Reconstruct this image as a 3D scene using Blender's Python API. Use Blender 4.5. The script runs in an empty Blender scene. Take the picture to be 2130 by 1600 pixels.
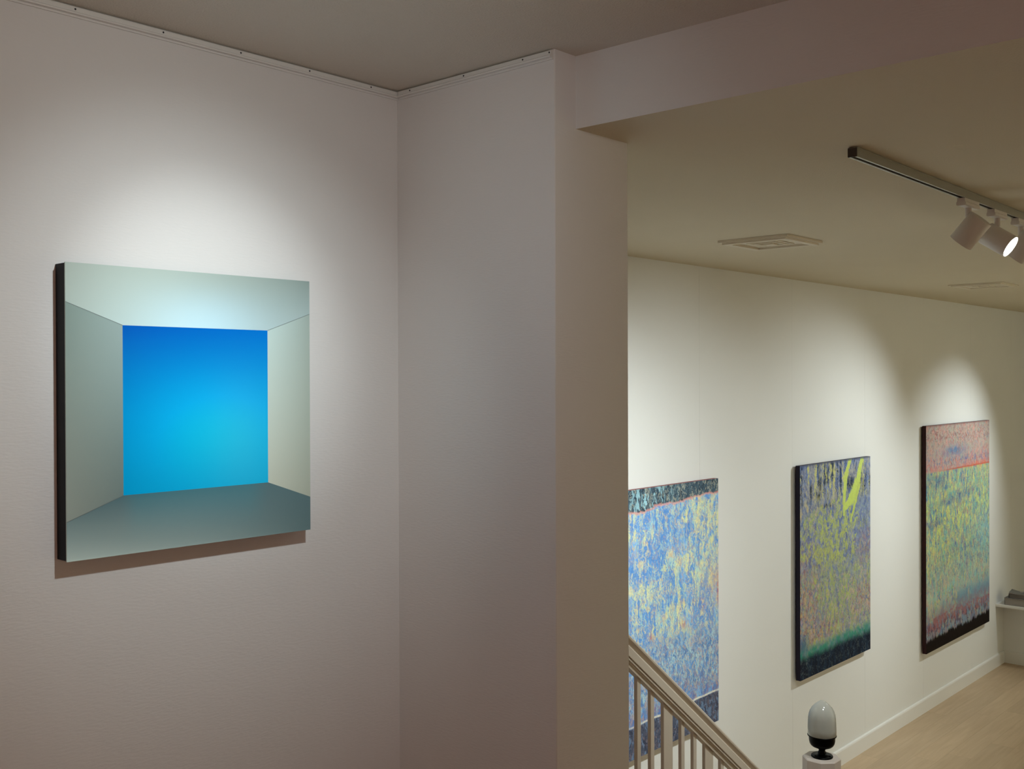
import bpy, bmesh, math, random
import numpy as np
from mathutils import Vector, Matrix

# ---------------------------------------------------------------- camera, world, exposure, lights
SC = bpy.context.scene
COL = SC.collection
EYE = 2.52                                    # eye height above the lower gallery floor (z = 0)

cam_d = bpy.data.cameras.new('camera'); cam = bpy.data.objects.new('camera', cam_d); COL.objects.link(cam)
cam_d.sensor_fit = 'HORIZONTAL'; cam_d.sensor_width = 36.0
cam_d.lens = 2191.53 / 2130 * 36.0
cam_d.clip_start = .02
_f = Vector((0.74362, 0.66857, -0.006356)).normalized()
_r = Vector((0.66859, -0.74362, -0.003465)); _r = (_r - _f * _r.dot(_f)).normalized()
_u = _r.cross(_f)
cam.matrix_world = Matrix(((_r.x, _u.x, -_f.x, 0), (_r.y, _u.y, -_f.y, 0), (_r.z, _u.z, -_f.z, EYE), (0, 0, 0, 1)))
SC.camera = cam

world = bpy.data.worlds.new('world'); SC.world = world; world.use_nodes = True
world.node_tree.nodes['Background'].inputs[0].default_value = (.5, .45, .4, 1)
world.node_tree.nodes['Background'].inputs[1].default_value = .02

SC.view_settings.view_transform = 'Standard'
SC.view_settings.look = 'None'
SC.view_settings.gamma = 1.0
SC.view_settings.use_curve_mapping = False
SC.view_settings.exposure = 0.0

UPPER_LIGHT = (.90, 1.0, 1.02)                # lamps of the upper room
WARM_FILL = (1.0, .67, .52)                  # tint of the warm fill lamp added behind the camera
LOWER_LIGHT = (.915, 1.0, 1.0)                # lamps of the lower gallery

# spot lamps: (head position on its track, aim point, cone degrees, blend, watts)
UPPER_SPOTS = [
    ((1.04, .84), (1.31, 2.09, 2.60), 38, 1.0, 30, UPPER_LIGHT),
]
PRINT_FLOOD = (1.28, 2.09, 2.46), 66, 1.0, 25.5    # the soft outer part of the same lamp's beam
PRINT_SPILL = (142, 1.0, 9.0)                  # the same lamp's wide spill: cone, blend, watts
UPPER_FILL_SPOTS = [
    ((-1.30, .84), (-1.2, -2.2, 1.7), 100, 1.0, 350, WARM_FILL),  # unseen lamp added to give the upper room warm bounced ambient light
]
# lower track: X along the track, aim point, cone, blend, watts
LOWER_SPOTS = [
    (3.47, (3.45, 2.984, 1.35), 92, 1.0, 120),
    (3.765, (3.79, -2.2, 1.6), 80, .8, 55),
    (4.035, (4.45, 2.984, 1.45), 92, 1.0, 87),
    (7.50, (6.15, 2.984, 1.16), 88, .9, 146),
    (9.20, (8.50, 2.984, 1.28), 72, .8, 134),
    (6.90, (6.8, -2.2, 1.3), 100, .9, 110),  # added lamp, unseen: lifts the gallery ambient off the opposite wall
    (8.80, (8.4, -2.2, 1.3), 90, .9, 660),  # added strong lamp, unseen: most of the gallery's bounced fill
]
# ---------------------------------------------------------------- helpers
def lin(r, g, b):
    return tuple((c / 255 / 12.92 if c / 255 <= .04045 else ((c / 255 + .055) / 1.055) ** 2.4) for c in (r, g, b))

def link(o, parent=None):
    COL.objects.link(o)
    if parent is not None: o.parent = parent
    return o

def tag(o, label=None, cat=None, group=None, kind=None):
    if label: o['label'] = label
    if cat: o['category'] = cat
    if group: o['group'] = group
    if kind: o['kind'] = kind
    return o

def thing(name, label, cat, loc=(0, 0, 0), group=None, rot=None):
    o = bpy.data.objects.new(name, None); o.empty_display_size = .05
    o.location = loc
    if rot: o.rotation_euler = rot
    return tag(link(o), label, cat, group)

def mesh_obj(name, bm, mat, parent=None, smooth=False):
    bmesh.ops.recalc_face_normals(bm, faces=bm.faces)
    me = bpy.data.meshes.new(name); bm.to_mesh(me); bm.free()
    if mat: me.materials.append(mat)
    if smooth:
        me.polygons.foreach_set('use_smooth', [True] * len(me.polygons))
        me.set_sharp_from_angle(angle=math.radians(smooth if smooth is not True else 35))
    return link(bpy.data.objects.new(name, me), parent)

def add_box(bm, x0, x1, y0, y1, z0, z1, bev=0):
    vs = [bm.verts.new((x, y, z)) for x in (x0, x1) for y in (y0, y1) for z in (z0, z1)]
    idx = ((0, 1, 3, 2), (4, 6, 7, 5), (0, 4, 5, 1), (2, 3, 7, 6), (0, 2, 6, 4), (1, 5, 7, 3))
    fs = [bm.faces.new([vs[i] for i in q]) for q in idx]
    if bev:
        es = list({e for f in fs for e in f.edges})
        bmesh.ops.bevel(bm, geom=es, offset=bev, segments=2, affect='EDGES', profile=.5)

def box(name, x0, x1, y0, y1, z0, z1, mat, parent=None, bev=0):
    bm = bmesh.new(); add_box(bm, x0, x1, y0, y1, z0, z1, bev)
    return mesh_obj(name, bm, mat, parent)

def lathe(name, prof, mat, parent=None, n=48, loc=(0, 0, 0), smooth=40, caps=True):
    bm = bmesh.new(); rings = []
    for r, z in prof:
        if r < 1e-6: rings.append([bm.verts.new((loc[0], loc[1], loc[2] + z))])
        else: rings.append([bm.verts.new((loc[0] + r * math.cos(2 * math.pi * k / n), loc[1] + r * math.sin(2 * math.pi * k / n), loc[2] + z)) for k in range(n)])
    for a, b in zip(rings[:-1], rings[1:]):
        for k in range(n):
            q = [a[k % len(a)], a[(k + 1) % len(a)], b[(k + 1) % len(b)], b[k % len(b)]]
            q = list(dict.fromkeys(q))
            if len(q) > 2: bm.faces.new(q)
    if caps:
        for rg in (rings[0], rings[-1]):
            if len(rg) > 2: bm.faces.new(rg)
    return mesh_obj(name, bm, mat, parent, smooth)

def extrude(name, prof, p0, p1, side, up, mat, parent=None, smooth=False):
    """prof: list of (a, b) swept from p0 to p1; a along side, b along up"""
    bm = bmesh.new(); side = Vector(side); up = Vector(up)
    ends = [[bm.verts.new(Vector(p) + side * a + up * b) for a, b in prof] for p in (p0, p1)]
    n = len(prof)
    for k in range(n):
        bm.faces.new([ends[0][k], ends[0][(k + 1) % n], ends[1][(k + 1) % n], ends[1][k]])
    for e in ends: bm.faces.new(e)
    return mesh_obj(name, bm, mat, parent, smooth)

def struct(o): o['kind'] = 'structure'; return o

# ---------------------------------------------------------------- materials
def material(name, col, rough=.6, metal=0, spec=.5, coat=0):
    m = bpy.data.materials.new(name); m.use_nodes = True
    b = m.node_tree.nodes['Principled BSDF']
    b.inputs['Base Color'].default_value = (*col, 1)
    b.inputs['Roughness'].default_value = rough
    b.inputs['Metallic'].default_value = metal
    b.inputs['Specular IOR Level'].default_value = spec
    b.inputs['Coat Weight'].default_value = coat
    b.inputs['Coat Roughness'].default_value = .04
    return m

def nd(m, kind, **kw):
    n = m.node_tree.nodes.new(kind)
    for k, v in kw.items(): setattr(n, k, v)
    return n

def painted(name, col, scale, strength, stretch=(1, 1, 1), rough=.75, var=.03, dist=.002, spec=.3):
    """flat paint with fine relief and a slow tone variation"""
    m = material(name, col, rough, spec=spec); L = m.node_tree.links; b = m.node_tree.nodes['Principled BSDF']
    tc = nd(m, 'ShaderNodeTexCoord'); mp = nd(m, 'ShaderNodeMapping'); mp.inputs['Scale'].default_value = stretch
    L.new(tc.outputs['Object'], mp.inputs['Vector'])
    n1 = nd(m, 'ShaderNodeTexNoise'); n1.inputs['Scale'].default_value = scale; n1.inputs['Detail'].default_value = 4
    L.new(mp.outputs[0], n1.inputs['Vector'])
    bp = nd(m, 'ShaderNodeBump'); bp.inputs['Strength'].default_value = strength; bp.inputs['Distance'].default_value = dist
    L.new(n1.outputs['Fac'], bp.inputs['Height']); L.new(bp.outputs[0], b.inputs['Normal'])
    n2 = nd(m, 'ShaderNodeTexNoise'); n2.inputs['Scale'].default_value = 2.3; n2.inputs['Detail'].default_value = 3
    L.new(tc.outputs['Object'], n2.inputs['Vector'])
    mx = nd(m, 'ShaderNodeMix', data_type='RGBA')
    L.new(n2.outputs['Fac'], mx.inputs[0])
    mx.inputs[6].default_value = tuple(c * (1 - var) for c in col) + (1,)
    mx.inputs[7].default_value = tuple(min(1, c * (1 + var)) for c in col) + (1,)
    L.new(mx.outputs[2], b.inputs['Base Color'])
    return m

M = {}
M['wall_up'] = painted('warm white wall paint', (.78, .765, .745), 160, .24, (.35, .35, 1.6), rough=.6)
M['wall_low'] = painted('gallery white wall paint', (.80, .80, .775), 150, .12, (.4, .4, 1.2), rough=.55, var=.02)
M['ceil_up'] = painted('stippled ceiling paint', (.75, .70, .61), 210, .8, dist=.003)
M['ceil_low'] = painted('gallery ceiling paint', (.72, .65, .50), 210, .35, dist=.003)
M['trim'] = painted('white gloss trim paint', (.80, .79, .755), 60, .08, rough=.35, spec=.5)
M['rail_paint'] = painted('cream stair paint', (.575, .505, .415), 40, .06, (1, 1, .4), rough=.5, spec=.3, var=.03)
M['screw'] = material('dark steel screw', (.03, .03, .035), .4, metal=.6)
M['white_metal'] = painted('white powder coat', (.74, .69, .64), 300, .05, rough=.38, spec=.5)
M['alu'] = painted('brushed aluminium', (.40, .39, .34), 260, .06, (.05, 1, 1), rough=.36)
M['alu'].node_tree.nodes['Principled BSDF'].inputs['Metallic'].default_value = .75
M['dark_plastic'] = material('dark brown plastic', (.045, .034, .028), .5)
M['groove'] = material('black conductor channel', (.012, .010, .008), .6)
M['black_edge'] = material('black lacquered panel edge', (.006, .005, .007), .5, spec=.12)
M['black_metal'] = material('black enamel', (.0015, .0015, .0015), .3, spec=.05, coat=.03)
M['opal'] = material('opal glass', (.38, .375, .335), .5, spec=0, coat=1.0)
M['opal'].node_tree.nodes['Principled BSDF'].inputs['Coat Roughness'].default_value = .085
M['upper_floor'] = painted('red brown floorboards', (.30, .13, .095), 30, .2, (.2, 2, 1), var=.15)
M['stair'] = painted('stair tread wood', (.40, .30, .20), 30, .2, (.2, 2, 1), var=.15)

def emit(name, col, s):
    m = bpy.data.materials.new(name); m.use_nodes = True; nt = m.node_tree; nt.nodes.clear()
    e = nt.nodes.new('ShaderNodeEmission'); o = nt.nodes.new('ShaderNodeOutputMaterial')
    e.inputs[0].default_value = (*col, 1); e.inputs[1].default_value = s
    nt.links.new(e.outputs[0], o.inputs[0]); return m
M['lamp_face'] = emit('lit lamp face', (1, .97, .9), 18)

def wood_planks():
    m = material('pale oak laminate', (.5, .39, .27), .42, spec=.4); L = m.node_tree.links; b = m.node_tree.nodes['Principled BSDF']
    tc = nd(m, 'ShaderNodeTexCoord'); oi = nd(m, 'ShaderNodeObjectInfo')
    off = nd(m, 'ShaderNodeVectorMath', operation='SCALE'); off.inputs[0].default_value = (37, 53, 11); L.new(oi.outputs['Random'], off.inputs['Scale'])
    ad = nd(m, 'ShaderNodeVectorMath', operation='ADD'); L.new(tc.outputs['Object'], ad.inputs[0]); L.new(off.outputs[0], ad.inputs[1])
    mp = nd(m, 'ShaderNodeMapping'); mp.inputs['Scale'].default_value = (1.2, 14, 14); L.new(ad.outputs[0], mp.inputs['Vector'])
    n1 = nd(m, 'ShaderNodeTexNoise'); n1.inputs['Scale'].default_value = 2.2; n1.inputs['Detail'].default_value = 6; n1.inputs['Distortion'].default_value = .6
    L.new(mp.outputs[0], n1.inputs['Vector'])
    cr = nd(m, 'ShaderNodeValToRGB'); L.new(n1.outputs['Fac'], cr.inputs[0])
    cr.color_ramp.elements[0].position = .3; cr.color_ramp.elements[0].color = (.485, .35, .215, 1)
    cr.color_ramp.elements[1].position = .7; cr.color_ramp.elements[1].color = (.565, .42, .27, 1)
    hs = nd(m, 'ShaderNodeHueSaturation'); L.new(cr.outputs[0], hs.inputs['Color'])
    mr = nd(m, 'ShaderNodeMapRange'); L.new(oi.outputs['Random'], mr.inputs[0]); mr.inputs[3].default_value = .95; mr.inputs[4].default_value = 1.05
    L.new(mr.outputs[0], hs.inputs['Value']); L.new(hs.outputs[0], b.inputs['Base Color'])
    bp = nd(m, 'ShaderNodeBump'); bp.inputs['Strength'].default_value = .08; bp.inputs['Distance'].default_value = .001
    L.new(n1.outputs['Fac'], bp.inputs['Height']); L.new(bp.outputs[0], b.inputs['Normal'])
    return m
M['plank'] = wood_planks()

def print_material(name, rough, coat, bump=0):
    """surface that shows its own painted colours (attribute 'paint')"""
    m = material(name, (.5, .5, .5), rough, spec=.09, coat=coat); L = m.node_tree.links; b = m.node_tree.nodes['Principled BSDF']
    at = nd(m, 'ShaderNodeVertexColor', layer_name='paint')
    if bump:
        tc = nd(m, 'ShaderNodeTexCoord'); mp = nd(m, 'ShaderNodeMapping'); mp.inputs['Scale'].default_value = (2.4, 1, 1)
        L.new(tc.outputs['Object'], mp.inputs['Vector'])
        n = nd(m, 'ShaderNodeTexNoise'); n.inputs['Scale'].default_value = 90; n.inputs['Detail'].default_value = 5
        L.new(mp.outputs[0], n.inputs['Vector'])
        bp = nd(m, 'ShaderNodeBump'); bp.inputs['Strength'].default_value = bump; bp.inputs['Distance'].default_value = .002
        L.new(n.outputs['Fac'], bp.inputs['Height']); L.new(bp.outputs[0], b.inputs['Normal'])
        mr = nd(m, 'ShaderNodeMapRange'); L.new(n.outputs['Fac'], mr.inputs[0]); mr.inputs[1].default_value = .25; mr.inputs[2].default_value = .75
        mr.inputs[3].default_value = .86; mr.inputs[4].default_value = 1.12
        vm = nd(m, 'ShaderNodeVectorMath', operation='SCALE'); L.new(at.outputs[0], vm.inputs[0]); L.new(mr.outputs[0], vm.inputs['Scale'])
        L.new(vm.outputs[0], b.inputs['Base Color'])
    else:
        L.new(at.outputs[0], b.inputs['Base Color'])
    return m

# ---------------------------------------------------------------- the place: shell
XL, YL = 1.874, 2.09          # corner of the left wall and the return wall
YP, XP = 1.5493, 2.1605       # free end and back of the return wall
XB = 1.9516                   # face of the beam
ZS = EYE + .586               # lower gallery ceiling and beam soffit
ZC = EYE + .757               # upper room ceiling
ZF = .97                      # upper floor
YF, XE = 2.984, 11.20         # far gallery wall, end wall (out of view)
XLW = 9.7825                  # face of the low ledge wall that carries the shelf board
YR, X0 = -2.2, -3.2           # wall on the right (out of view) and behind the camera

fl = struct(box('floor', XP, XE + .12, YR - .12, YF + .12, -.12, -.014, material('floor underlay', (.12, .09, .07), .8)))
# oak planks, 0.15 m wide, laid along the gallery
rnd = random.Random(4)
pl_len, pl_w, gap = 1.2, .15, .0005
def plank_mesh(L):
    bm = bmesh.new(); add_box(bm, 0, L, gap / 2, pl_w - gap / 2, -.014, 0, .0004)
    me = bpy.data.meshes.new('plank'); bm.to_mesh(me); bm.free(); me.materials.append(M['plank']); return me
meshes = {}
row = 0; y = YF - pl_w
while y > YR - pl_w:
    yy = max(y, YR)
    x = XP - rnd.choice((0, .2, .4, .6, .8, 1.0))
    while x < XE - .01:
        a = max(x, XP); b = min(x + pl_len, XE)
        if b - a > .02:
            k = round(b - a - gap, 3)
            if k not in meshes: meshes[k] = plank_mesh(k)
            o = link(bpy.data.objects.new('plank', meshes[k]), fl); o.location = (a + gap / 2, yy, 0)
        x += pl_len
    row += 1; y -= pl_w

struct(box('floor_upper', X0, XP, YR, YL, ZF - .2, ZF, M['upper_floor']))
struct(box('floor_landing', XP, 2.75, YP, YF, ZF - .2, ZF, M['upper_floor']))
struct(box('wall_riser', XP - .1, XP, YR, YF, 0, ZF - .2, M['wall_low']))
struct(box('ceiling_upper', X0, XB, YR, YL + .12, ZC, ZC + .12, M['ceil_up']))
bm = bmesh.new()
add_box(bm, XP, XE + .12, YR - .12, YF + .12, ZS, ZS + .3)
struct(mesh_obj('ceiling', bm, M['ceil_low']))
# beam: the drop between the two ceilings
bm = bmesh.new(); add_box(bm, XB, XP, YR, YP, ZS, ZC + .12)
bmo = mesh_obj('wall_beam', bm, M['wall_up']); bmo.data.materials.append(M['ceil_low'])
for p in bmo.data.polygons:
    if p.normal.z < -.5: p.material_index = 1
struct(bmo)
struct(box('wall_left', X0, XL, YL, YL + .12, ZF, ZC, M['wall_up']))
# return wall with its free end
bm = bmesh.new(); add_box(bm, XL, XP, YP, YL + .12, ZF, ZC + .12)
es = [e for e in bm.edges if abs(e.verts[0].co.z - e.verts[1].co.z) > .1 and e.verts[0].co.y < YP + .01]
bmesh.ops.bevel(bm, geom=es, offset=.004, segments=3, affect='EDGES', profile=.5)
struct(mesh_obj('wall_return', bm, M['wall_up'], smooth=20))
struct(box('wall_back', X0 - .12, X0, YR - .12, YL + .12, ZF, ZC, M['wall_up']))
struct(box('wall_right_upper', X0, XB, YR - .12, YR, ZF, ZC, M['wall_up']))
struct(box('wall_right', XB, XE + .12, YR - .12, YR, 0, ZS, painted('cream wall paint', (.78, .70, .52), 150, .12)))
struct(box('wall_ledge', XLW, XLW + .12, .4, YF, 0, EYE - 1.998, M['wall_low']))
struct(box('wall_end', XE, XE + .12, YR, YF, 0, ZS, M['wall_low']))
wf = struct(box('wall_far', XP - 1.0, XE + .12, YF + .012, YF + .12, 0, ZS, M['wall_low']))
struct(box('wall_stairhead', XP - 1.0, XP - .9, YL + .12, YF, ZF - .2, ZS, M['wall_low']))
struct(box('floor_stairhead', XP - .9, XP, YL + .12, YF, ZF - .2, ZF, M['upper_floor']))
struct(box('ceiling_stairhead', XP - 1.0, XP, YL + .12, YF + .12, ZS, ZS + .3, M['ceil_low']))
edges = [XP - 1.0, 1.68, 2.72, 3.76, 4.80, 5.84, 6.88, 7.92, 8.96, 10.0, XE]
for a, b in zip(edges[:-1], edges[1:]):
    box('wall_panel', a + .0004, b - .0004, YF, YF + .012, 0.0, ZS, M['wall_low'], wf, .0003)

# stairs down along the far wall: five risers of 0.194 m, going 0.26 m
st = struct(bpy.data.objects.new('stairs', None)); link(st)
for i in range(1, 5):
    box('tread', 2.75 + .26 * (i - 1) - .02, 2.75 + .26 * i, 2.03, YF, ZF - .194 * i - .03, ZF - .194 * i, M['stair'], st, .004)
    box('riser', 2.75 + .26 * (i - 1), 2.75 + .26 * (i - 1) + .02, 2.03, YF, ZF - .194 * i, ZF - .194 * (i - 1) - .03, M['rail_paint'], st)
box('riser', 2.75 + 1.04, 2.75 + 1.06, 2.03, YF, 0, ZF - .194 * 4 - .03, M['rail_paint'], st)

# skirting boards
bprof = [(0, 0), (.014, 0), (.014, .094), (.011, .102), (.005, .106), (0, .106)]
struct(extrude('baseboard_far', bprof, (3.82, YF, 0), (XLW, YF, 0), (0, -1, 0), (0, 0, 1), M['trim']))
struct(extrude('baseboard_end', bprof, (XLW, YF - .014, 0), (XLW, .4, 0), (-1, 0, 0), (0, 0, 1), M['trim']))

# picture rails under the upper ceiling
rprof = [(0, 0), (.004, 0), (.004, .004), (.0125, .0045), (.0135, .0075), (.0115, .0090), (.0095, .0100), (.0095, .0190), (.007, .0205), (0, .0205)]
tl = struct(extrude('trim_1', rprof, (X0, YL, EYE + .7335), (XL, YL, EYE + .7335), (0, -1, 0), (0, 0, 1), M['trim']))
tr = struct(extrude('trim_2', rprof, (XL, YL - .0135, EYE + .7335), (XL, YP + .004, EYE + .7335), (-1, 0, 0), (0, 0, 1), M['trim']))
def screw(p, axis, parent):
    bm = bmesh.new(); bmesh.ops.create_uvsphere(bm, u_segments=10, v_segments=6, radius=.0021)
    o = mesh_obj('screw', bm, M['screw'], parent, True); o.location = p
    o.scale = (1, .5, 1) if axis == 'y' else (.5, 1, 1)
for k in range(-3, 5): screw((.9984 + .1945 * k, YL - .0098, EYE + .7402 + .0078), 'y', tl)
for yy in (2.030, 1.834, 1.639, 1.5575): screw((XL - .0098, yy, EYE + .7402 + .0078), 'x', tr)
# ---------------------------------------------------------------- painted surfaces (brushwork in numpy)

def vnoise(h, w, ch, cw, seed):
    """smooth value noise; ch, cw = cell size in samples"""
    rs = np.random.RandomState(seed)
    gh, gw = int(h / ch) + 3, int(w / cw) + 3
    g = rs.rand(gh, gw)
    oy, ox = rs.rand(2)
    y = np.arange(h) / ch + oy; x = np.arange(w) / cw + ox
    iy = y.astype(int); ix = x.astype(int)
    fy = y - iy; fx = x - ix
    fy = (fy * fy * (3 - 2 * fy))[:, None]; fx = (fx * fx * (3 - 2 * fx))[None, :]
    a = g[iy][:, ix]; b = g[iy][:, ix + 1]; c = g[iy + 1][:, ix]; d = g[iy + 1][:, ix + 1]
    return (a * (1 - fx) + b * fx) * (1 - fy) + (c * (1 - fx) + d * fx) * fy

def fbm(h, w, ch, cw, seed, o=3):
    t = np.zeros((h, w)); k = 0; a = 1.0
    for i in range(o):
        t += a * vnoise(h, w, max(ch, 1.0), max(cw, 1.0), seed + 17 * i); k += a
        a *= .6; ch /= 2; cw /= 2
    t /= k
    return np.clip((t - .5) * 1.7 + .5, 0, 1)

def sst(x, a, b):
    t = np.clip((x - a) / (b - a), 0, 1)
    return t * t * (3 - 2 * t)

def bell(x, c, wd):
    return np.exp(-((x - c) / wd) ** 2)

def rgb(*c):
    c = np.array(c, float) / 255
    return np.where(c <= .04045, c / 12.92, ((c + .055) / 1.055) ** 2.4)

class Canvas:
    def __init__(s, h, w, col):
        s.h, s.w = h, w
        s.a = np.ones((h, w, 3)) * rgb(*col)
        s.u = (np.arange(w) / (w - 1))[None, :] * np.ones((h, 1))      # 0 left .. 1 right
        s.v = (np.arange(h) / (h - 1))[:, None] * np.ones((1, w))      # 0 top .. 1 bottom
    def mix(s, m, col, k=1.0):
        m = np.clip(m * k, 0, 1)[..., None]
        s.a = s.a * (1 - m) + m * rgb(*col)
    def n(s, mmx, mmy, seed, o=2):
        f = fbm(s.h, s.w, mmy / s.my, mmx / s.mx, seed, o)
        if not hasattr(s, 'wy'):                                     # slow waver so that no stroke runs dead straight
            s.wx = (fbm(s.h, s.w, 30 / s.my, 24 / s.mx, 900, 3) - .5) * 26 / s.mx
            s.wy = (fbm(s.h, s.w, 40 / s.my, 12 / s.mx, 901, 3) - .5) * 36 / s.my
            ii, jj = np.mgrid[0:s.h, 0:s.w]
            s.wi = np.clip(ii + s.wy, 0, s.h - 1).astype(int); s.wj = np.clip(jj + s.wx, 0, s.w - 1).astype(int)
        return f[s.wi, s.wj]
    def dabs(s, mmx, mmy, seed, lvl, soft, col, region=1.0, k=1.0, o=1):
        """brush dabs of about mmx by mmy millimetres wherever noise tops lvl; region raises the density"""
        s.mix(sst(s.n(mmx, mmy, seed, o) * (.35 + .65 * region), lvl, lvl + soft) * np.minimum(1, region * 2), col, k)
    def grain(s, seed, cols, lvl=.62, k=.5, mmx=11, mmy=17, region=1.0):
        for i, col in enumerate(cols):
            s.mix(sst(s.n(mmx, mmy, seed + 7 * i, 2), lvl, lvl + .1) * region, col, k)
    def line(s, pts, wid, col, seed, rough=.5, k=1.0):
        u, v = s.u, s.v; d = np.full((s.h, s.w), 9.0); asp = s.H / s.W
        for (u0, v0, w0), (u1, v1, w1) in zip(pts[:-1], pts[1:]):
            du, dv = u1 - u0, (v1 - v0) * asp
            t = np.clip(((u - u0) * du + (v - v0) * asp * dv) / (du * du + dv * dv), 0, 1)
            dd = np.hypot(u - u0 - t * du, (v - v0) * asp - t * dv) / (w0 + t * (w1 - w0))
            d = np.minimum(d, dd)
        d = d + rough * (s.n(10, 30, seed) - .5)
        s.mix(1 - sst(d, wid * .8, wid * 1.15), col, k)

def canvas(W, H, dx, dy, col):
    c = Canvas(int(H / dy), int(W / dx), col)
    c.W, c.H = W, H; c.mx, c.my = dx * 1000, dy * 1000
    return c

def paint_blue(W, H):
    c = canvas(W, H, .0034, .003, (94, 140, 200)); u, v = c.u, c.v
    c.mix(c.n(40, 260, 1), (76, 122, 190), .8)
    c.mix(sst(c.n(60, 200, 2), .5, .8), (126, 164, 208), .8)
    # pale drips and flaked patches
    patch = np.clip(.285 + .42 * bell(u, .88, .2) * bell(v, .13, .09) + .5 * bell(u, .62, .12) * bell(v, .31, .04) + .5 * bell(u, .86, .16) * bell(v, .36, .09)
                    + .5 * bell(u, .33, .13) * bell(v, .39, .03) + .5 * bell(u, .55, .13) * bell(v, .52, .09) + .2 * bell(u, .2, .2) * bell(v, .15, .1)
                    - .9 * sst(v, .6, .7), 0, 1)
    dr = c.n(10, 80, 3, 2) * .4 + c.n(34, 50, 4, 3) * .6
    c.mix(sst(dr + patch - .5, .50, .60), (186, 190, 158), .9)
    c.mix(sst(dr + patch - .5, .60, .74), (206, 196, 150), .9)
    c.mix(sst(c.n(7, 90, 5, 1) + patch * .6, .98, 1.08), (160, 186, 188), .8)
    # cracks: thin cream contour lines
    for sd, a, b in ((6, 70, 60), (7, 46, 44), (8, 110, 40)):
        q = np.abs(c.n(a, b, sd, 2) - .5)
        c.mix((1 - sst(q, .018, .05)) * (1 - sst(v, .66, .78)) * sst(c.n(120, 120, sd + 30), .25, .42), (204, 188, 156), .85)
    # blue drips cutting back in
    c.mix(sst(c.n(7, 90, 9, 2), .66, .74) * (1 - sst(v, .6, .7)), (78, 124, 190), .8)
    # orange warmth at the right edge
    c.mix(bell(u, 1.0, .1) * bell(v, .42, .1) * (.4 + .9 * c.n(20, 30, 10)), (206, 160, 118), .6)
    c.mix(bell(u, 1.0, .012) * bell(v, .45, .06), (176, 76, 52), .9)
    for sd, (uc, vc) in enumerate(((.5, .62), (.37, .57), (.84, .5), (.66, .55), (.45, .7))):
        c.mix(bell(u, uc, .022) * bell(v, vc, .022) * sst(c.n(10, 16, 60 + sd), .4, .6), (186, 92, 78), .9)
    # lower speckle
    lo = sst(v, .55, .66) * (1 - sst(v, .80, .87))
    c.mix(lo, (94, 130, 178), .6)
    c.mix(sst(c.n(11, 22, 11, 2), .46, .62) * lo, (160, 184, 196), .85)
    c.mix(sst(c.n(8, 14, 12, 2), .66, .76) * lo, (192, 150, 132), .5)
    c.mix(sst(c.n(9, 26, 13, 2), .6, .7) * lo, (76, 108, 162), .8)
    c.mix(sst(v, .78, .86) * sst(c.n(30, 60, 14), .3, .7), (88, 92, 142), .6)
    c.mix(sst(c.n(9, 12, 15), .64, .74) * sst(v, .72, .84), (150, 98, 108), .5)
    c.grain(500, ((180, 186, 170), (84, 124, 186), (190, 150, 128)), .71, .42, 9, 15)
    # bottom band
    edge = .876 + .012 * (c.n(160, 400, 16) - .5) - .01 * (u - .5)
    c.mix((1 - sst(np.abs(v - edge), .001, .006)) * (.45 + .6 * c.n(40, 40, 29)), (222, 206, 190), .9)
    bot = sst(v, edge + .003, edge + .007)
    c.mix(bot, (72, 74, 94))
    c.mix(bot * sst(c.n(10, 16, 17, 2), .54, .66), (52, 54, 74), .9)
    c.mix(bot * sst(c.n(9, 12, 18, 2), .66, .78), (124, 106, 118), .6)
    c.mix(bot * sst(c.n(10, 30, 19, 2), .66, .76), (98, 116, 150), .8)
    # dark band along the top
    edge = .083 - .026 * sst(u, .2, 1.0) + .012 * (c.n(120, 400, 20) - .5)
    top = 1 - sst(v, edge - .003, edge + .001)
    c.mix(top, (66, 82, 98))
    c.mix(top * sst(c.n(8, 12, 21, 2), .5, .66), (42, 54, 68), .95)
    c.mix(top * sst(c.n(12, 9, 22, 2), .68, .80), (166, 158, 146), .6)
    c.mix(top * sst(c.n(9, 60, 23, 2), .55, .7) * bell(u, .35, .18), (150, 184, 200), .9)
    c.mix((1 - sst(np.abs(v - edge + .008 * (c.n(14, 30, 28) - .5)), .001, .007)), (204, 134, 128), .75)
    return c

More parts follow.
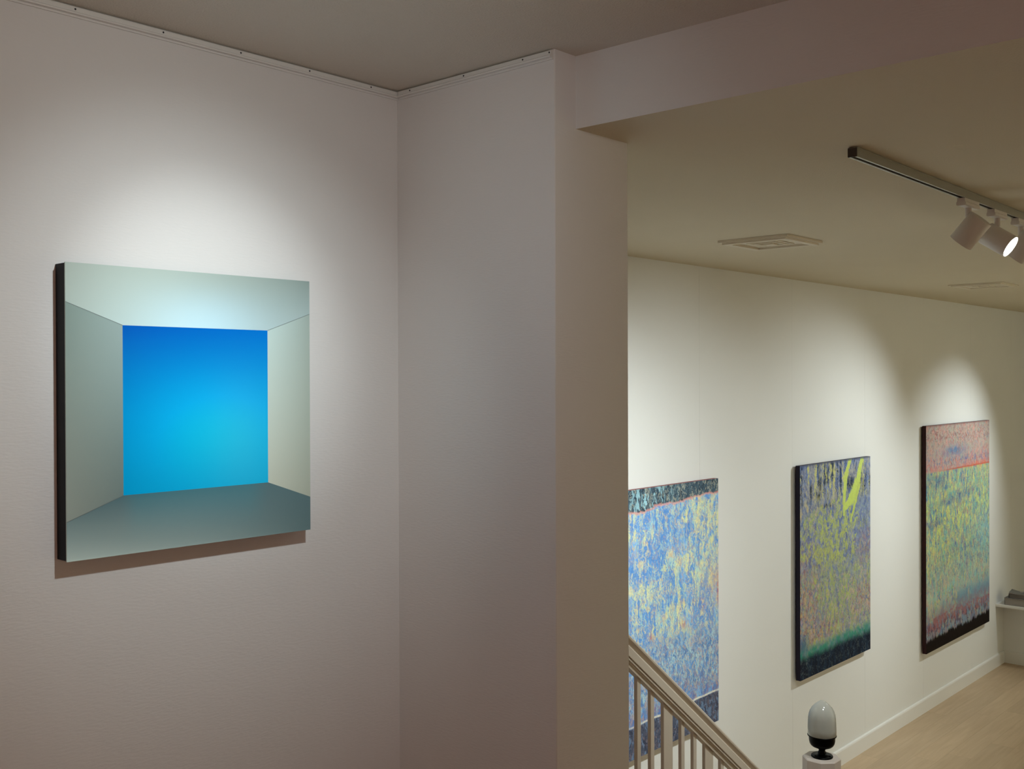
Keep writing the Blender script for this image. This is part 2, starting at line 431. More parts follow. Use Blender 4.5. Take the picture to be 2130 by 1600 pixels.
def paint_yellow(W, H):
    c = canvas(W, H, .0038, .003, (118, 130, 162)); u, v = c.u, c.v
    c.mix(c.n(50, 120, 101), (96, 118, 168), .8)
    c.mix(sst(c.n(30, 50, 102), .5, .7), (146, 146, 152), .7)
    c.mix(sst(c.n(14, 26, 103), .58, .72), (86, 96, 136), .8)
    # top: dark vertical strokes and pale drips
    top = 1 - sst(v, .13, .24)
    c.mix(top * sst(c.n(34, 50, 104), .5, .66), (156, 148, 140), .6)
    c.mix(top * sst(c.n(14, 190, 105, 1), .56, .66) * sst(c.n(60, 120, 106), .42, .6), (22, 42, 58), .95)
    c.mix(top * sst(c.n(11, 160, 107, 1), .8, .9), (190, 184, 100), .8)
    for k, (uc, vc, a, b) in enumerate(((.14, .13, .012, .035), (.26, .1, .02, .07), (.24, .15, .035, .014), (.7, .12, .05, .03), (.84, .1, .03, .04), (.93, .1, .012, .04), (.55, .07, .012, .09), (.36, .21, .08, .01))):
        c.mix(bell(u, uc, a) * bell(v, vc, b) * (.3 + 1.2 * c.n(14, 30, 120 + k)), (16, 36, 50), 1.4)
    c.mix(sst(c.n(16, 34, 108), .56, .7) * bell(v, .24, .09) * (1 - sst(u, .4, .6)), (194, 174, 118), .8)
    # cell mesh of yellow dabs
    dens = np.clip(.95 * bell(u, .56, .26) * bell(v, .3, .10) + .82 * bell(u, .28, .36) * bell(v, .38, .13) + .6 * bell(u, .55, .25) * bell(v, .47, .06), 0, 1)
    cell = np.clip(c.n(20, 24, 109, 1) * 1.25 - .9 * (1 - sst(np.abs(c.n(34, 30, 131, 1) - .5), .0, .09)) * .5, 0, 1)
    c.mix(sst(cell * .7 + dens * .62, .80, .90), (168, 174, 88), .95)
    c.mix(sst(c.n(22, 90, 110, 1) * .75 + .5 * bell(u, .5, .22) * bell(v, .45, .06), .93, 1.0), (174, 182, 88), .95)
    q = np.abs(c.n(26, 28, 133, 2) - .5)
    c.mix((1 - sst(q, .02, .07)) * np.clip(dens * 1.6, 0, 1) * (1 - .0 * u), (88, 106, 152), .85)
    # middle: grey green field
    mid = sst(v, .46, .58) * (1 - sst(v, .84, .89))
    c.mix(mid, (132, 142, 142), .75)
    c.mix(mid * sst(c.n(26, 90, 111, 2) + .35 * bell(u, .52, .3) * bell(v, .66, .16), .52, .70), (146, 158, 108), .95)
    c.mix(mid * sst(c.n(16, 60, 112, 1) + .3 * bell(u, .45, .2) * bell(v, .7, .12), .78, .88), (164, 172, 88), .9)
    c.mix(mid * sst(c.n(14, 40, 113), .66, .78), (108, 120, 154), .7)
    side = np.clip(bell(u, .05, .2) * bell(v, .66, .22) + bell(u, .92, .2) * bell(v, .72, .08) + .8 * bell(u, .3, .3) * bell(v, .8, .05) + .5 * bell(u, .95, .15) * bell(v, .45, .1), 0, 1)
    c.mix(side * sst(c.n(11, 16, 114, 1), .5, .62), (146, 96, 92), .45)
    c.mix(side * sst(c.n(12, 20, 115, 1), .56, .68), (88, 100, 150), .7)
    c.mix(side * sst(c.n(12, 18, 116, 1), .62, .72), (176, 152, 112), .35)
    c.mix(sst(c.n(9, 13, 117, 1), .86, .94) * mid, (186, 150, 146), .8)
    c.mix(sst(c.n(20, 40, 118), .6, .72) * bell(v, .82, .05), (170, 168, 104), .5)
    c.grain(300, ((84, 100, 146), (156, 158, 160), (92, 92, 120), (150, 158, 96)), .70, .5, region=sst(v, .16, .30))
    c.grain(330, ((142, 88, 86), (186, 150, 112)), .68, .7, region=np.clip(side + .12, 0, 1) * sst(v, .3, .4))
    c.grain(340, ((72, 92, 146), (166, 160, 146), (58, 70, 104)), .70, .5, region=1 - sst(v, .16, .3))
    # strokes falling from the top edge
    c.line(((.69, .0, .022), (.62, .09, .026), (.605, .19, .02), (.60, .27, .012)), 1, (178, 188, 92), 140)
    c.line(((.875, .0, .02), (.81, .11, .035), (.72, .19, .05), (.63, .235, .02)), 1, (178, 190, 92), 141)
    c.line(((.82, .14, .02), (.77, .22, .016), (.70, .31, .010)), 1, (172, 182, 90), 142)
    # teal and navy foot
    edge = .872 + .016 * (c.n(60, 400, 119) - .5)
    c.mix(sst(v, edge - .035, edge + .012) * (.45 + .8 * c.n(24, 24, 121)), (52, 124, 106), .95)
    c.mix(bell(u, .04, .06) * bell(v, .84, .04), (46, 92, 120), .8)
    foot = sst(v, edge + .010, edge + .052)
    c.mix(foot, (14, 24, 40))
    c.mix(foot * sst(c.n(20, 90, 122), .4, .8), (26, 44, 64), .7)
    c.mix(foot * sst(c.n(6, 8, 123, 1), .95, .99), (110, 120, 120), .4)
    c.mix(1 - sst(v, .002, .012), (74, 78, 104), .8)
    return c

def paint_red(W, H):
    c = canvas(W, H, .0052, .0036, (150, 160, 116)); u, v = c.u, c.v
    # middle field: upright strokes of yellow, green, teal
    c.mix(c.n(60, 120, 201), (120, 160, 132), .8)
    c.mix(sst(c.n(18, 64, 202), .5, .64), (186, 182, 112), .9)
    c.mix(sst(c.n(16, 56, 203), .58, .7), (112, 166, 158), .9)
    c.mix(sst(c.n(16, 50, 204), .62, .74), (76, 108, 152), .85)
    c.mix(sst(c.n(14, 34, 205), .72, .84), (196, 150, 116), .6)
    c.mix(sst(c.n(15, 60, 206), .62, .72) * bell(v, .42, .16), (196, 200, 94), .9)
    band = np.clip(bell(v, .335 - .07 * (u - .5), .022) * bell(u, .45, .28) + bell(v, .44, .02) * bell(u, .12, .12) + bell(v, .26, .03) * bell(u, .16, .16), 0, 1)
    c.mix(band * (.3 + c.n(20, 40, 207)), (66, 86, 132), .85)
    c.mix(bell(u, .95, .2) * bell(v, .54, .12) * (.3 + .9 * c.n(16, 60, 208)), (116, 166, 182), .9)
    # lower middle: cream, cracks, pinks
    low = sst(v, .58, .74)
    c.mix(low * sst(c.n(50, 70, 209), .3, .7), (166, 170, 150), .75)
    c.mix(low * sst(c.n(14, 40, 210), .56, .7), (126, 168, 168), .8)
    c.mix(low * sst(c.n(14, 40, 211), .66, .78), (190, 148, 128), .6)
    for sd, a, b in ((212, 60, 50), (213, 90, 60)):
        q = np.abs(c.n(a, b, sd, 2) - .5)
        c.mix((1 - sst(q, .01, .035)) * bell(v, .64, .12) * sst(u, .2, .4), (112, 92, 122), .7)
    c.mix(bell(v, .815, .05) * sst(u + .5 * (c.n(80, 60, 214) - .5), .25, .55), (92, 134, 156), .85)
    c.mix(sst(v, .77, .86) * (.35 + .8 * c.n(40, 40, 215)), (128, 92, 104), .7)
    c.mix(sst(c.n(70, 24, 216) * .7 + .5 * bell(v, .885, .03), .62, .8), (142, 86, 90), .85)
    c.mix(sst(v, .8, .9) * sst(c.n(14, 40, 217), .58, .7), (98, 128, 152), .8)
    c.mix(sst(v, .84, .92) * sst(c.n(16, 36, 218), .6, .72), (70, 50, 74), .8)
    # top: pink haze
    top = 1 - sst(v, .2, .215)
    c.mix(top, (170, 148, 140))
    c.mix(top * sst(c.n(24, 30, 219), .42, .62), (156, 152, 142), .85)
    c.mix(top * sst(c.n(12, 22, 220), .6, .72), (192, 136, 130), .8)
    c.mix(top * sst(c.n(10, 12, 221), .68, .78) * bell(v, .05, .05), (128, 70, 72), .8)
    c.mix(top * sst(v, .1, .17) * sst(c.n(16, 44, 222) + .2 * bell(u, .12, .12) + .2 * bell(u, .85, .25), .56, .72), (192, 112, 106), .65)
    c.mix(top * bell(u, .42, .16) * bell(v, .125, .022) * (.3 + 1.2 * c.n(30, 20, 223)), (88, 116, 156), 1.0)
    c.mix(top * sst(c.n(10, 18, 224), .64, .72) * bell(v, .17, .03), (86, 104, 150), .8)
    c.mix(bell(v, .208, .0035) * sst(u, .05, .5), (176, 66, 52), .95)
    c.mix(bell(v, .203, .014) * sst(u, .35, .7) * sst(c.n(14, 12, 225), .3, .7), (206, 92, 60), .7)
    c.grain(400, ((84, 112, 140), (196, 190, 128), (112, 96, 120), (124, 168, 160)), .68, .45, 13, 26, region=sst(v, .2, .24) * (1 - sst(v, .66, .8)))
    c.grain(430, ((150, 150, 142), (140, 84, 84), (120, 130, 150)), .70, .45, 13, 20, region=1 - sst(v, .19, .21))
    # black foot with a ragged edge
    edge = .945 + .016 * (c.n(20, 400, 226, 2) - .5) - .006 * u
    c.mix(bell(v, edge - .012, .014) * c.n(16, 40, 227), (98, 116, 144), .6)
    c.mix(sst(v, edge - .006, edge + .010), (14, 6, 6))
    c.mix(1 - sst(v, .001, .01), (116, 70, 72), .7)
    return c
# ---------------------------------------------------------------- paintings on the far wall
def face_from(name, c, x0, z0, y, k, mat, parent):
    """one flat canvas face, W by H metres, with the painted colours on its grid; outward normal -Y"""
    h, w = c.h, c.w
    xs = np.linspace(0, c.W, w) + x0; zs = z0 + c.H - np.linspace(0, c.H, h)
    co = np.zeros((h, w, 3), np.float32); co[..., 0] = xs[None, :]; co[..., 1] = y; co[..., 2] = zs[:, None]
    i = np.arange(h * w).reshape(h, w)
    q = np.stack([i[:-1, :-1], i[1:, :-1], i[1:, 1:], i[:-1, 1:]], -1).reshape(-1, 4)
    me = bpy.data.meshes.new(name)
    me.vertices.add(h * w); me.vertices.foreach_set('co', co.ravel())
    me.loops.add(q.size); me.loops.foreach_set('vertex_index', q.ravel().astype(np.int32))
    me.polygons.add(len(q)); me.polygons.foreach_set('loop_start', np.arange(0, q.size, 4, dtype=np.int32))
    me.update(calc_edges=True); me.validate()
    at = me.color_attributes.new('paint', 'FLOAT_COLOR', 'POINT')
    rgba = np.ones((h * w, 4), np.float32); rgba[:, :3] = np.clip(c.a.reshape(-1, 3) * k, 0, .97)
    at.data.foreach_set('color', rgba.ravel())
    me.materials.append(mat)
    return link(bpy.data.objects.new(name, me), parent)

def canvas_painting(label, fn, x0, z0, W, H, edge_mat, k, sat):
    t = thing('painting', label, 'painting', (x0, YF - .012, z0))
    yf = -.028
    c = fn(W, H)
    g = c.a @ np.array((.25, .6, .15)); c.a = g[..., None] * (1 - sat) + c.a * sat
    face_from('canvas_face', c, 0, 0, yf - .0006, k, print_material('oil paint on canvas', .5, .0, .5), t)
    bm = bmesh.new(); add_box(bm, 0, W, yf, 0, 0, H, .0012)
    mesh_obj('stretcher_edge', bm, edge_mat, t)
    box('hanging_batten', W * .2, W * .8, .0, .0106, H * .80, H * .84, M['dark_plastic'], t)
    return t
def edge_paint(name, a, b):
    m = painted(name, a, 40, .2, (1, 1, .5), rough=.6, var=.0)
    mx = [n for n in m.node_tree.nodes if n.type == 'MIX'][0]
    mx.inputs[6].default_value = (*a, 1); mx.inputs[7].default_value = (*b, 1); return m
canvas_painting('abstract blue painting with cream drips and dark band on top, behind the stair railing', paint_blue, 3.9147, .6831, 1.0036, 1.2963,
                edge_paint('dark red canvas edge', (.20, .045, .05), (.28, .08, .08)), np.array((1.36, 1.52, 1.44)), .95)
canvas_painting('abstract painting of yellow-green strokes on blue-grey with dark navy foot', paint_yellow, 5.8576, .6881, 1.0145, 1.2963,
                edge_paint('near black canvas edge', (.006, .004, .012), (.014, .010, .03)), np.array((1.30, 1.38, 1.36)), .96)
canvas_painting('abstract painting with pink and red top, yellow-green middle and black foot', paint_red, 7.8712, .4521, 1.4138, 1.6985,
                edge_paint('dark maroon canvas edge', (.020, .002, .003), (.040, .006, .008)), np.array((1.34, 1.42, 1.38)), .96)

# ---------------------------------------------------------------- the blue print on the left wall
def room_print():
    t = thing('framed_print', 'square print of an empty pale room with a glowing blue back wall, black sides', 'print', (.957, YL - .0012, EYE - .3615))
    S = .5936; T = .044
    bm = bmesh.new(); add_box(bm, 0.0012, S - .0012, -T + .003, 0, .0012, S - .0012, .0006)
    mesh_obj('panel_side', bm, M['black_edge'], t)
    bm = bmesh.new(); add_box(bm, 0, S, -T, -T + .0029, 0, S, .0003)
    mesh_obj('acrylic_edge', bm, material('greenish acrylic edge', (.50, .60, .55), .3), t)
    A, B, V0, V1 = .2015, .7985, .2055, .7960        # back wall of the pictured room
    L0, L1 = .1325, .868                             # where its corners reach the sides
    n = 48
    def C(*a): return np.array(lin(*a))
    def grad(x, z, x0, x1, z0, z1, bl, br, tr, tl, pa=1, pb=1):
        a = np.clip((x - x0) / (x1 - x0), 0, 1)[..., None] ** pa; b = np.clip((z - z0) / (z1 - z0), 0, 1)[..., None] ** pb
        return (C(*bl) * (1 - a) + C(*br) * a) * (1 - b) + (C(*tl) * (1 - a) + C(*tr) * a) * b
    def f_ceiling(x, z):
        c = grad(x, z, 0, 1, V1, 1, (184, 202, 196), (168, 188, 188), (138, 154, 150), (178, 192, 184))
        g = bell(x, .52, .25) * (1 - sst(z, V1, 1.0))
        return c + (g * .26)[..., None] * np.array((.30, .74, 1.15)) + (bell(x, .40, .30) * .05)[..., None] * np.array((.8, 1, .95))
    def f_left(x, z):
        c = grad(x, z, 0, A, L0, L1, (160, 172, 164), (122, 140, 138), (150, 170, 168), (138, 158, 152))
        return c - (bell(z, .38, .2) * sst(x, 0, A) * .02)[..., None]
    def f_right(x, z):
        return grad(x, z, B, 1, L0, L1, (206, 212, 196), (180, 190, 176), (156, 172, 166), (186, 210, 208))
    def f_floor(x, z):
        c = grad(x, z, 0, 1, 0, V0, (214, 236, 230), (108, 136, 140), (94, 122, 128), (88, 120, 128), .8, .55)
        g = (sst(x, A - .02, A + .06) * (1 - sst(x, B - .10, B + .02))) * sst(z, .0, V0)
        return c + (g * .028)[..., None] * np.array((.1, 1, 1.5)) - (g * .02)[..., None] * np.array((1.6, .3, 0))
    def f_back(x, z):
        c = grad(x, z, A, B, V0, V1, (0, 172, 234), (18, 186, 236), (0, 112, 204), (0, 86, 180), 1, 1.2)
        g = bell(x, .56, .30) * bell(z, .44, .19)
        return c + g[..., None] * np.array((.0, .19, .24)) + (bell(x, .68, .14) * bell(z, .36, .22) * .008)[..., None] * np.array((2.0, 1, .2))
    verts = []; faces = []; cols = []
    def push(p, f):      # p: bl, br, tr, tl
        s = np.linspace(0, 1, n); a, b = np.meshgrid(s, s); a = a[..., None]; b = b[..., None]
        p = [np.array(q, float) for q in p]
        q = (p[0] * (1 - a) + p[1] * a) * (1 - b) + (p[3] * (1 - a) + p[2] * a) * b
        base = len(verts)
        verts.extend((x * S, -T - .0003, z * S) for x, z in q.reshape(-1, 2)); cols.extend(f(q[..., 0], q[..., 1]).reshape(-1, 3))
        for i in range(n - 1):
            for j in range(n - 1):
                k = base + i * n + j; faces.append((k, k + 1, k + n + 1, k + n))
    push(((A, V1), (B, V1), (B, 1), (A, 1)), f_ceiling)
    push(((0, L1), (A, V1), (A, 1), (0, 1)), f_ceiling)
    push(((B, V1), (1, L1), (1, 1), (B, 1)), f_ceiling)
    push(((0, L0), (A, V0), (A, V1), (0, L1)), f_left)
    push(((B, V0), (1, L0), (1, L1), (B, V1)), f_right)
    push(((A, 0), (B, 0), (B, V0), (A, V0)), f_floor)
    push(((0, 0), (A, 0), (A, V0), (0, L0)), f_floor)
    push(((B, 0), (1, 0), (1, L0), (B, V0)), f_floor)
    push(((A, V0), (B, V0), (B, V1), (A, V1)), f_back)
    me = bpy.data.meshes.new('print_face'); me.from_pydata(verts, [], faces); me.validate(clean_customdata=False); me.update()
    at = me.color_attributes.new('paint', 'FLOAT_COLOR', 'POINT')
    rgba = np.ones((len(verts), 4), np.float32); rgba[:, :3] = np.clip(np.array(cols) * PRINT_K, 0, .97)
    at.data.foreach_set('color', rgba.ravel())
    me.materials.append(print_material('acrylic faced print', .35, .0))
    o = link(bpy.data.objects.new('print_face', me), t)
    # thin pencil lines where the pictured walls meet
    lm = material('grey printed line', (.16, .20, .20), .5)
    for (x0, z0), (x1, z1) in (((0, L1), (A, V1)), ((B, V1), (1, L1)), ((0, L0), (A, V0))):
        bm = bmesh.new(); d = Vector((x1 - x0, 0, z1 - z0)).normalized(); nn = Vector((-d.z, 0, d.x)) * .0005
        a = Vector((x0 * S, -T - .0006, z0 * S)); b = Vector((x1 * S, -T - .0006, z1 * S))
        bm.faces.new([bm.verts.new(v) for v in (a - nn, b - nn, b + nn, a + nn)])
        mesh_obj('printed_line', bm, lm, o)
PRINT_K = 1.12
room_print()

# ---------------------------------------------------------------- stair railing, newel post, lamp
SL = -.79                                       # fall of the handrail per metre
RY = 1.9915
def rail_z(x): return EYE - .8790 + SL * (x - 2.7313)     # underside of the handrail
d = Vector((1, 0, SL)).normalized(); up = Vector((-SL, 0, 1)).normalized(); up = Vector((-d.z, 0, d.x)); plumb = Vector((0, 0, 1 / d.x))
rl = thing('stair_railing', 'cream painted wooden stair railing with slats sloping down to the newel post', 'railing', (2.6, RY, 0))
def local(o, base=(2.6, RY, 0)):
    for v in o.data.vertices: v.co -= Vector(base)
    return o
XN = 4.154
pa = Vector((2.60, RY, rail_z(2.60))); pb = Vector((XN - .0735, RY, rail_z(XN - .0735)))
half = [(0, 0), (.0195, .0), (.021, .0015), (.021, .025), (.0195, .0275), (.0135, .0295), (.0120, .033), (.0125, .038), (.0155, .0435), (.0195, .047), (.0200, .052), (.0180, .056), (.0120, .0585)]
prof = [(-a, b) for a, b in half] + [(a, b) for a, b in reversed(half)][:-1]
local(extrude('handrail', prof, pa, pb, (0, 1, 0), plumb, M['rail_paint'], rl, 30))
fp = [(-.0165, 0), (-.0165, -.002), (-.0185, -.0035), (-.0185, -.0075), (-.0145, -.0095), (-.0145, -.0135), (-.0125, -.0155), (-.0125, -.024), (.0125, -.024), (.0125, -.0155), (.0145, -.0135), (.0145, -.0095), (.0185, -.0075), (.0185, -.0035), (.0165, -.002), (.0165, 0)]
local(extrude('rail_moulding', fp, pa, pb, (0, 1, 0), plumb, M['rail_paint'], rl, 30))
fil = .024 / up.z
def foot_z(x): return max(.05, ZF + .075 - .194 / .26 * (x - 2.75))
slats = []
for k in range(-1, 5):
    w0 = 2.9916 + .2606 * k
    slats += [(w0, .055), (w0 + .0905, .0215), (w0 + .1675, .0215)]
for xc, wd in slats:
    if not 2.66 < xc < XN - .1: continue
    bm = bmesh.new(); x0, x1 = xc - wd / 2, xc + wd / 2
    vs = []
    for x in (x0, x1):
        zt = rail_z(x) - fil + .004; zb = foot_z(x) - .03
        vs.append([bm.verts.new((x, yy, z)) for yy in (1.985, 1.998) for z in (zb, zt)])
    a, b = vs
    for q in ((a[0], a[1], a[3], a[2]), (b[0], b[2], b[3], b[1]), (a[0], b[0], b[1], a[1]), (a[2], a[3], b[3], b[2]), (a[1], b[1], b[3], a[3]), (a[0], a[2], b[2], b[0])): bm.faces.new(q)
    bmesh.ops.bevel(bm, geom=list(bm.edges), offset=.0012, segments=1, affect='EDGES')
    local(mesh_obj('baluster', bm, M['rail_paint'], rl))
# closed string under the slats
bm = bmesh.new()
a = [(2.6, ZF + .13), (XN - .085, foot_z(XN - .085) + .02), (XN - .085, 0.0), (3.75, 0.0), (2.6, ZF - .19)]
f0 = [bm.verts.new((x, 1.975, z)) for x, z in a]; f1 = [bm.verts.new((x, 2.008, z)) for x, z in a]
bm.faces.new(f0); bm.faces.new(f1[::-1])
for i in range(len(a)): bm.faces.new([f0[i], f0[(i + 1) % len(a)], f1[(i + 1) % len(a)], f1[i]])
local(mesh_obj('string_board', bm, M['rail_paint'], rl))
box('top_post', 2.54, 2.60, RY - .03, RY + .03, ZF, rail_z(2.6) + .12, M['rail_paint'], rl, .004)
for v in rl.children[-1].data.vertices: v.co -= Vector((2.6, RY, 0))

def octagon(name, r, z0, z1, loc, mat, parent, cham=.004):
    prof = [(r, z0), (r, z1 - cham), (r - cham, z1)]
    bm = bmesh.new(); rings = []
    for rr, z in prof: rings.append([bm.verts.new((rr * math.cos(math.pi / 8 + k * math.pi / 4), rr * math.sin(math.pi / 8 + k * math.pi / 4), z)) for k in range(8)])
    for a, b in zip(rings[:-1], rings[1:]):
        for k in range(8): bm.faces.new([a[k], a[(k + 1) % 8], b[(k + 1) % 8], b[k]])
    bm.faces.new(rings[0]); bm.faces.new(rings[-1])
    return mesh_obj(name, bm, mat, parent)
ZN = EYE - 1.598
np_ = thing('newel_post', 'cream octagonal newel post under the acorn lamp', 'post', (XN, RY, 0))
octagon('post_shaft', .078, .10, ZN, (0, 0, 0), painted('cream post paint', (.54, .465, .41), 40, .1, rough=.45), np_)
octagon('post_foot', .090, 0, .10, (0, 0, 0), M['rail_paint'], np_)

lp = thing('acorn_lamp', 'unlit acorn-shaped lamp, white opal glass on black footed cup, atop newel post', 'lamp', (XN + .004, RY, ZN))
lathe('lamp_base', [(.0445, 0), (.0450, .004), (.043, .0065), (.022, .0085), (.017, .012), (.0165, .017), (.016, .021), (.0135, .024), (.0132, .028), (.017, .0345), (.030, .0394), (.0405, .0440),
                    (.0465, .0490), (.0510, .0570), (.0535, .068), (.0540, .0820), (.0550, .0860), (.0595, .0885), (.0600, .0915), (.0585, .0930), (.05, .0930)], M['black_metal'], lp, 56)
lathe('glass_dome', [(.0572, .0915), (.0588, .0935), (.0585, .120), (.0578, .145), (.0568, .163), (.0545, .178), (.0500, .192), (.0425, .2055), (.0320, .2170), (.0210, .2265), (.0098, .2340), (.0030, .2375), (0, .2382)],
      M['opal'], lp, 64, smooth=60, caps=False)
for k in range(3):
    an = .6 + k * 2 * math.pi / 3
    bm = bmesh.new(); bmesh.ops.create_uvsphere(bm, u_segments=12, v_segments=6, radius=.0042)
    o = mesh_obj('fixing_screw', bm, M['black_metal'], lp, True); o.location = (.034 * math.cos(an), .034 * math.sin(an), .0085); o.scale = (1, 1, .6)

# ---------------------------------------------------------------- track lighting
def make_track(label, x0, y0, x1, y1, ztop):
    L = math.hypot(x1 - x0, y1 - y0)
    t = thing('lighting_track', label, 'track', (x0, y0, ztop - .0012), rot=(0, 0, math.atan2(y1 - y0, x1 - x0)))
    w, h = .0118, .0245
    prof = [(-w - .0012, 0), (-w - .0012, -.0018), (-w, -.0022), (-w, -h), (-.0055, -h), (-.0055, -h + .003), (-.0085, -h + .003), (-.0085, -.004), (.0085, -.004), (.0085, -h + .003), (.0055, -h + .003), (.0055, -h), (w, -h), (w, -.0022), (w + .0012, -.0018), (w + .0012, 0)]
    extrude('track_body', prof, (.004, 0, 0), (L, 0, 0), (0, 1, 0), (0, 0, 1), M['alu'], t)
    box('conductor', .005, L - .001, -.0082, .0082, -.020, -.0045, M['groove'], t)
    box('end_cap', 0, .004, -w - .0003, w + .0003, -h - .0004, -.002, M['dark_plastic'], t, .001)
    return t

def light_at(loc, aim, cone, blend, watts, col, r=.028):
    ld = bpy.data.lights.new('spot_beam', 'SPOT'); ld.energy = watts; ld.spot_size = math.radians(cone); ld.spot_blend = blend
    ld.shadow_soft_size = r; ld.color = col
    o = link(bpy.data.objects.new('spot_beam', ld))
    dr = (Vector(aim) - Vector(loc)).normalized()
    o.location = loc; o.rotation_euler = dr.to_track_quat('-Z', 'Y').to_euler()
    return o

def spot_head(label, x, y, ztop, aim_dir, group, light=None, lit=True, spill=None):
    """white cylinder head on an adapter under the track; ztop = underside of the track"""
    t = thing('spotlight', label, 'spotlight', (x, y, ztop), group)
    ca = [(-.012, 0), (-.012, -.010), (-.0145, -.013), (-.0145, -.0210), (-.010, -.0235), (.010, -.0235), (.0145, -.0210), (.0145, -.013), (.012, -.010), (.012, 0)]
    ad = extrude('adapter', ca, (-.066, 0, 0), (.066, 0, 0), (0, 1, 0), (0, 0, 1), M['white_metal'], t)
    box('adapter_clip', -.060, -.040, -.0045, .0045, -.002, .0025, M['dark_plastic'], ad)
    lathe('stem', [(.0095, -.052), (.0095, -.0235)], M['white_metal'], t, 20)
    D = Vector(aim_dir).normalized()
    # body axis: the joint sits just behind the shoulder of the cylinder
    R_, Lb = .0385, .096
    side = D.cross(Vector((0, 0, 1))).normalized(); upv = side.cross(D).normalized()
    joint = Vector((0, 0, -.056))
    back = joint - upv * (R_ - .006) - D * .022                 # centre of the rear face
    rot = D.to_track_quat('Z', 'Y').to_matrix().to_4x4(); rot.translation = back
    bd = lathe('body', [(.034, .006), (.0365, .006), (.0365, 0), (R_ - .0006, 0), (R_, .0008), (R_, Lb - .0008), (R_ - .0006, Lb), (R_ - .0022, Lb), (R_ - .0022, Lb - .010), (.0, Lb - .010)], M['white_metal'], t, 56, caps=False)
    bd.data.transform(rot)
    cp = lathe('rear_cap', [(.0345, .004), (.0345, .0005), (.0335, 0), (0, 0)], M['white_metal'], bd, 48, caps=False); cp.data.transform(rot)
    rg = lathe('rear_gap', [(.0365, .002), (.0345, .002)], M['dark_plastic'], bd, 48, caps=False); rg.data.transform(rot)
    ln = lathe('lamp_face', [(.0355, Lb - .0035), (0, Lb - .0035)], M['lamp_face'] if lit else M['opal'], bd, 48, caps=False); ln.data.transform(rot)
    bm = bmesh.new(); add_box(bm, -.006, .006, -.006, .006, -.064, -.046, .002); mesh_obj('joint', bm, M['white_metal'], t)
    if light:
        aim, cone, blend, watts, col = light
        light_at(Vector((x, y, ztop)) + back + D * (Lb + .006), aim, cone, blend, watts, col)
        if spill:                                # outer beam and wide spill of the same lamp
            light_at(Vector((x, y, ztop)) + back + D * (Lb + .006), *PRINT_FLOOD, col)
            light_at(Vector((x, y, ztop)) + back + D * (Lb + .006), aim, spill[0], spill[1], spill[2], col)
    return t

tx0, ty0, tx1, ty1 = 2.580, 1.1515, 9.30, 1.2400
make_track('long aluminium lighting track on the gallery ceiling', tx0, ty0, tx1, ty1, ZS)
def track_y(x): return ty0 + (ty1 - ty0) * (x - tx0) / (tx1 - tx0)
lower_labels = ['white cylinder spotlight nearest the track end, turned towards the far wall', 'white cylinder spotlight with its bright lamp face showing',
                'white cylinder spotlight cut off by the right edge of the photo', 'white track spotlight aimed at the yellow-green painting, out of frame',
                'white track spotlight aimed at the pink and red topped painting, out of frame', 'added white track spotlight, unseen, beyond the cut-off one, fill bounced off the opposite wall', 'added white track spotlight, unseen, far along the track, fill bounced off the opposite wall']
for i, (x, aim, cone, blend, watts) in enumerate(LOWER_SPOTS):
    yy = track_y(x); D = (Vector(aim) - Vector((x, yy, ZS - .09))).normalized()
    if i == 0: D = Vector((0, .062, -.070))
    if i == 1: D = Vector((0, -.062, -.042))
    if i == 2: D = Vector((0, .062, -.070))
    spot_head(lower_labels[i], x, yy, ZS - .0263, D, 'spotlights on the gallery track', (aim, cone, blend, watts, LOWER_LIGHT))
make_track('short aluminium lighting track on the upper ceiling, out of frame', -2.6, .84, 1.30, .84, ZC)
ul = ['white spotlight out of frame lighting the blue print', 'added white spotlight, unseen, warm fill bounced off the wall behind the viewer', 'white spotlight out of frame lighting the back wall']
for i, ((x, yy), aim, cone, blend, watts, col) in enumerate(UPPER_SPOTS + UPPER_FILL_SPOTS):
    D = (Vector(aim) - Vector((x, yy, ZC - .09))).normalized()
    spot_head(ul[i], x, yy, ZC - .0263, D, 'spotlights of the upper room', (aim, cone, blend, watts, col), spill=PRINT_SPILL if i == 0 else None)

# ---------------------------------------------------------------- ceiling air diffusers
def diffuser(label, x0, y0, s, depth):
    t = thing('air_diffuser', label, 'vent', (x0 + s / 2, y0 + s / 2, ZS), 'ceiling air diffusers')
    h = s / 2
    def ring(name, a, b, z0, z1):
        """square band between half-widths a (outer) and b (inner), from z0 down to z1"""
        bm = bmesh.new()
        rings = [[bm.verts.new((sx * r, sy * r, z)) for sx, sy in ((-1, -1), (1, -1), (1, 1), (-1, 1))] for r, z in ((a, z0), (a, z1), (b, z1), (b, z0))]
        for i in range(4):
            p, q = rings[i], rings[(i + 1) % 4]
            for k in range(4): bm.faces.new([p[k], p[(k + 1) % 4], q[(k + 1) % 4], q[k]])
        return mesh_obj(name, bm, M['vent'], t)
    ring('flange', h, h * .70, -.0005, -depth * .55)
    ring('inner_flange', h * .92, h * .74, -depth * .55, -depth)
    box('pan', -h * .70, h * .70, -h * .70, h * .70, -depth * .5, -.0005, M['vent'], t)
    ring('louvre', h * .46, h * .40, -depth * .5, -depth * .72)
    ring('louvre', h * .32, h * .26, -depth * .5, -depth * .85)
    box('centre_plate', -h * .15, h * .15, -h * .15, h * .15, -depth, -depth * .5, M['vent'], t)
M['vent'] = painted('white vent paint', (.74, .67, .53), 200, .05, rough=.45)
diffuser('square louvred air diffuser on the ceiling nearer the track', 3.962, 2.046, .325, .018)
diffuser('square air diffuser on the ceiling farther off, over the pink topped painting', 6.90, 2.11, .33, .011)

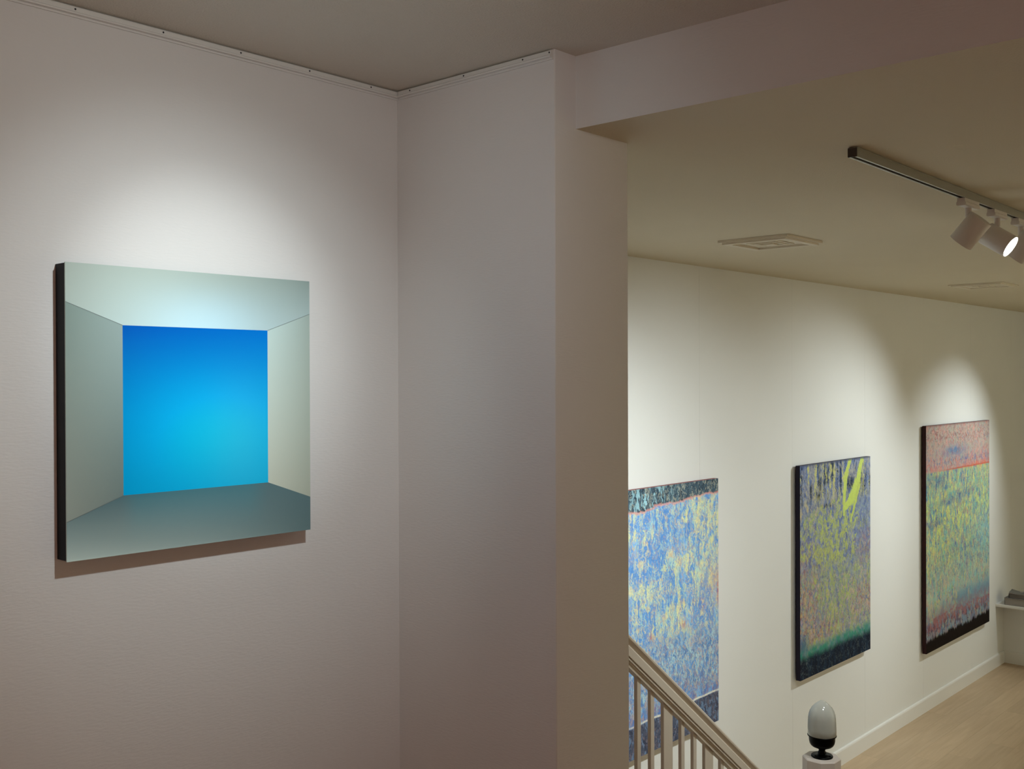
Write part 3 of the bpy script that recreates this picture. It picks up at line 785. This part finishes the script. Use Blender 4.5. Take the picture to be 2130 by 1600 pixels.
# ---------------------------------------------------------------- wall shelf and its books in the far corner
ZSH = EYE - 1.972
sh = thing('shelf_board', 'white shelf board on the low ledge in the far corner, carrying a stack of books', 'shelf', (XLW, YF, ZSH))
box('board', 9.576 - XLW, .34, -2.58, 0, -.026, 0, M['trim'], sh, .0015)
box('front_lip', 9.576 - XLW - .004, 9.576 - XLW, -2.58, 0, -.020, -.004, M['trim'], sh, .0008)

def book(name, label, x, y, z, w, d, h, rz, cover, pages, group='stack of books on the corner shelf'):
    t = thing(name, label, 'book', (x, y, z), group, (0, 0, rz))
    box('page_block', -w / 2 + .003, w / 2 - .003, -d / 2, d / 2 - .004, .002, h - .002, pages, t, .0005)
    box('cover_board', -w / 2, w / 2, -d / 2 - .002, d / 2, 0, .002, cover, t, .0004)
    box('cover_board', -w / 2, w / 2, -d / 2 - .002, d / 2, h - .002, h, cover, t, .0004)
    box('spine', -w / 2, w / 2, d / 2 - .002, d / 2 + .001, 0, h, cover, t, .0004)
    return t
pages_grey = painted('grey paper edges', (.34, .31, .285), 60, .3, (1, 1, 40), var=.1)
pages_dark = painted('dark paper edges', (.22, .20, .19), 60, .3, (1, 1, 40), var=.1)  # page tone of the dark middle book
b1 = book('book', 'thick grey book at the bottom of the stack on the corner shelf', 9.665, 2.800, ZSH, .165, .23, .062, .02, painted('grey print cover', (.26, .25, .25), 12, .05, var=.5), pages_grey)
b2 = book('book', 'dark thinner book in the middle of the stack on the corner shelf', 9.668, 2.780, ZSH + .062, .15, .20, .036, -.05, painted('dark cover', (.10, .095, .095), 15, .05, var=.5), pages_dark)
# curled magazine on top
mg = thing('magazine', 'curled dark magazine lying on top of the book stack', 'magazine', (9.664, 2.775, ZSH + .0985), 'stack of books on the corner shelf', (0, 0, .12))
for nm, wv, z0, mat in (('pages', 0.0, 0, pages_grey), ('cover', .0, .0065, painted('glossy dark cover print', (.10, .11, .12), 22, .05, var=.7, rough=.25))):
    bm = bmesh.new(); nx, ny = 8, 14; th = .006 if nm == 'pages' else .0012; g = {}
    for s in (0, 1):
        for i in range(nx + 1):
            for j in range(ny + 1):
                a, b = i / nx, j / ny
                z = z0 + .014 * max(0, b - .55) ** 1.5 * 2 + .006 * math.sin(b * 7) * a * b + (th if s else 0)
                g[s, i, j] = bm.verts.new((-.075 + .15 * a, -.105 + .215 * b, max(z, 0.0005 if not s else th)))
    for s in (0, 1):
        for i in range(nx):
            for j in range(ny):
                q = [g[s, i, j], g[s, i + 1, j], g[s, i + 1, j + 1], g[s, i, j + 1]]; bm.faces.new(q if s else q[::-1])
    for i in range(nx):
        bm.faces.new([g[0, i, 0], g[0, i + 1, 0], g[1, i + 1, 0], g[1, i, 0]]); bm.faces.new([g[0, i + 1, ny], g[0, i, ny], g[1, i, ny], g[1, i + 1, ny]])
    for j in range(ny):
        bm.faces.new([g[0, 0, j + 1], g[0, 0, j], g[1, 0, j], g[1, 0, j + 1]]); bm.faces.new([g[0, nx, j], g[0, nx, j + 1], g[1, nx, j + 1], g[1, nx, j]])
    mesh_obj(nm, bm, mat, mg, 30)
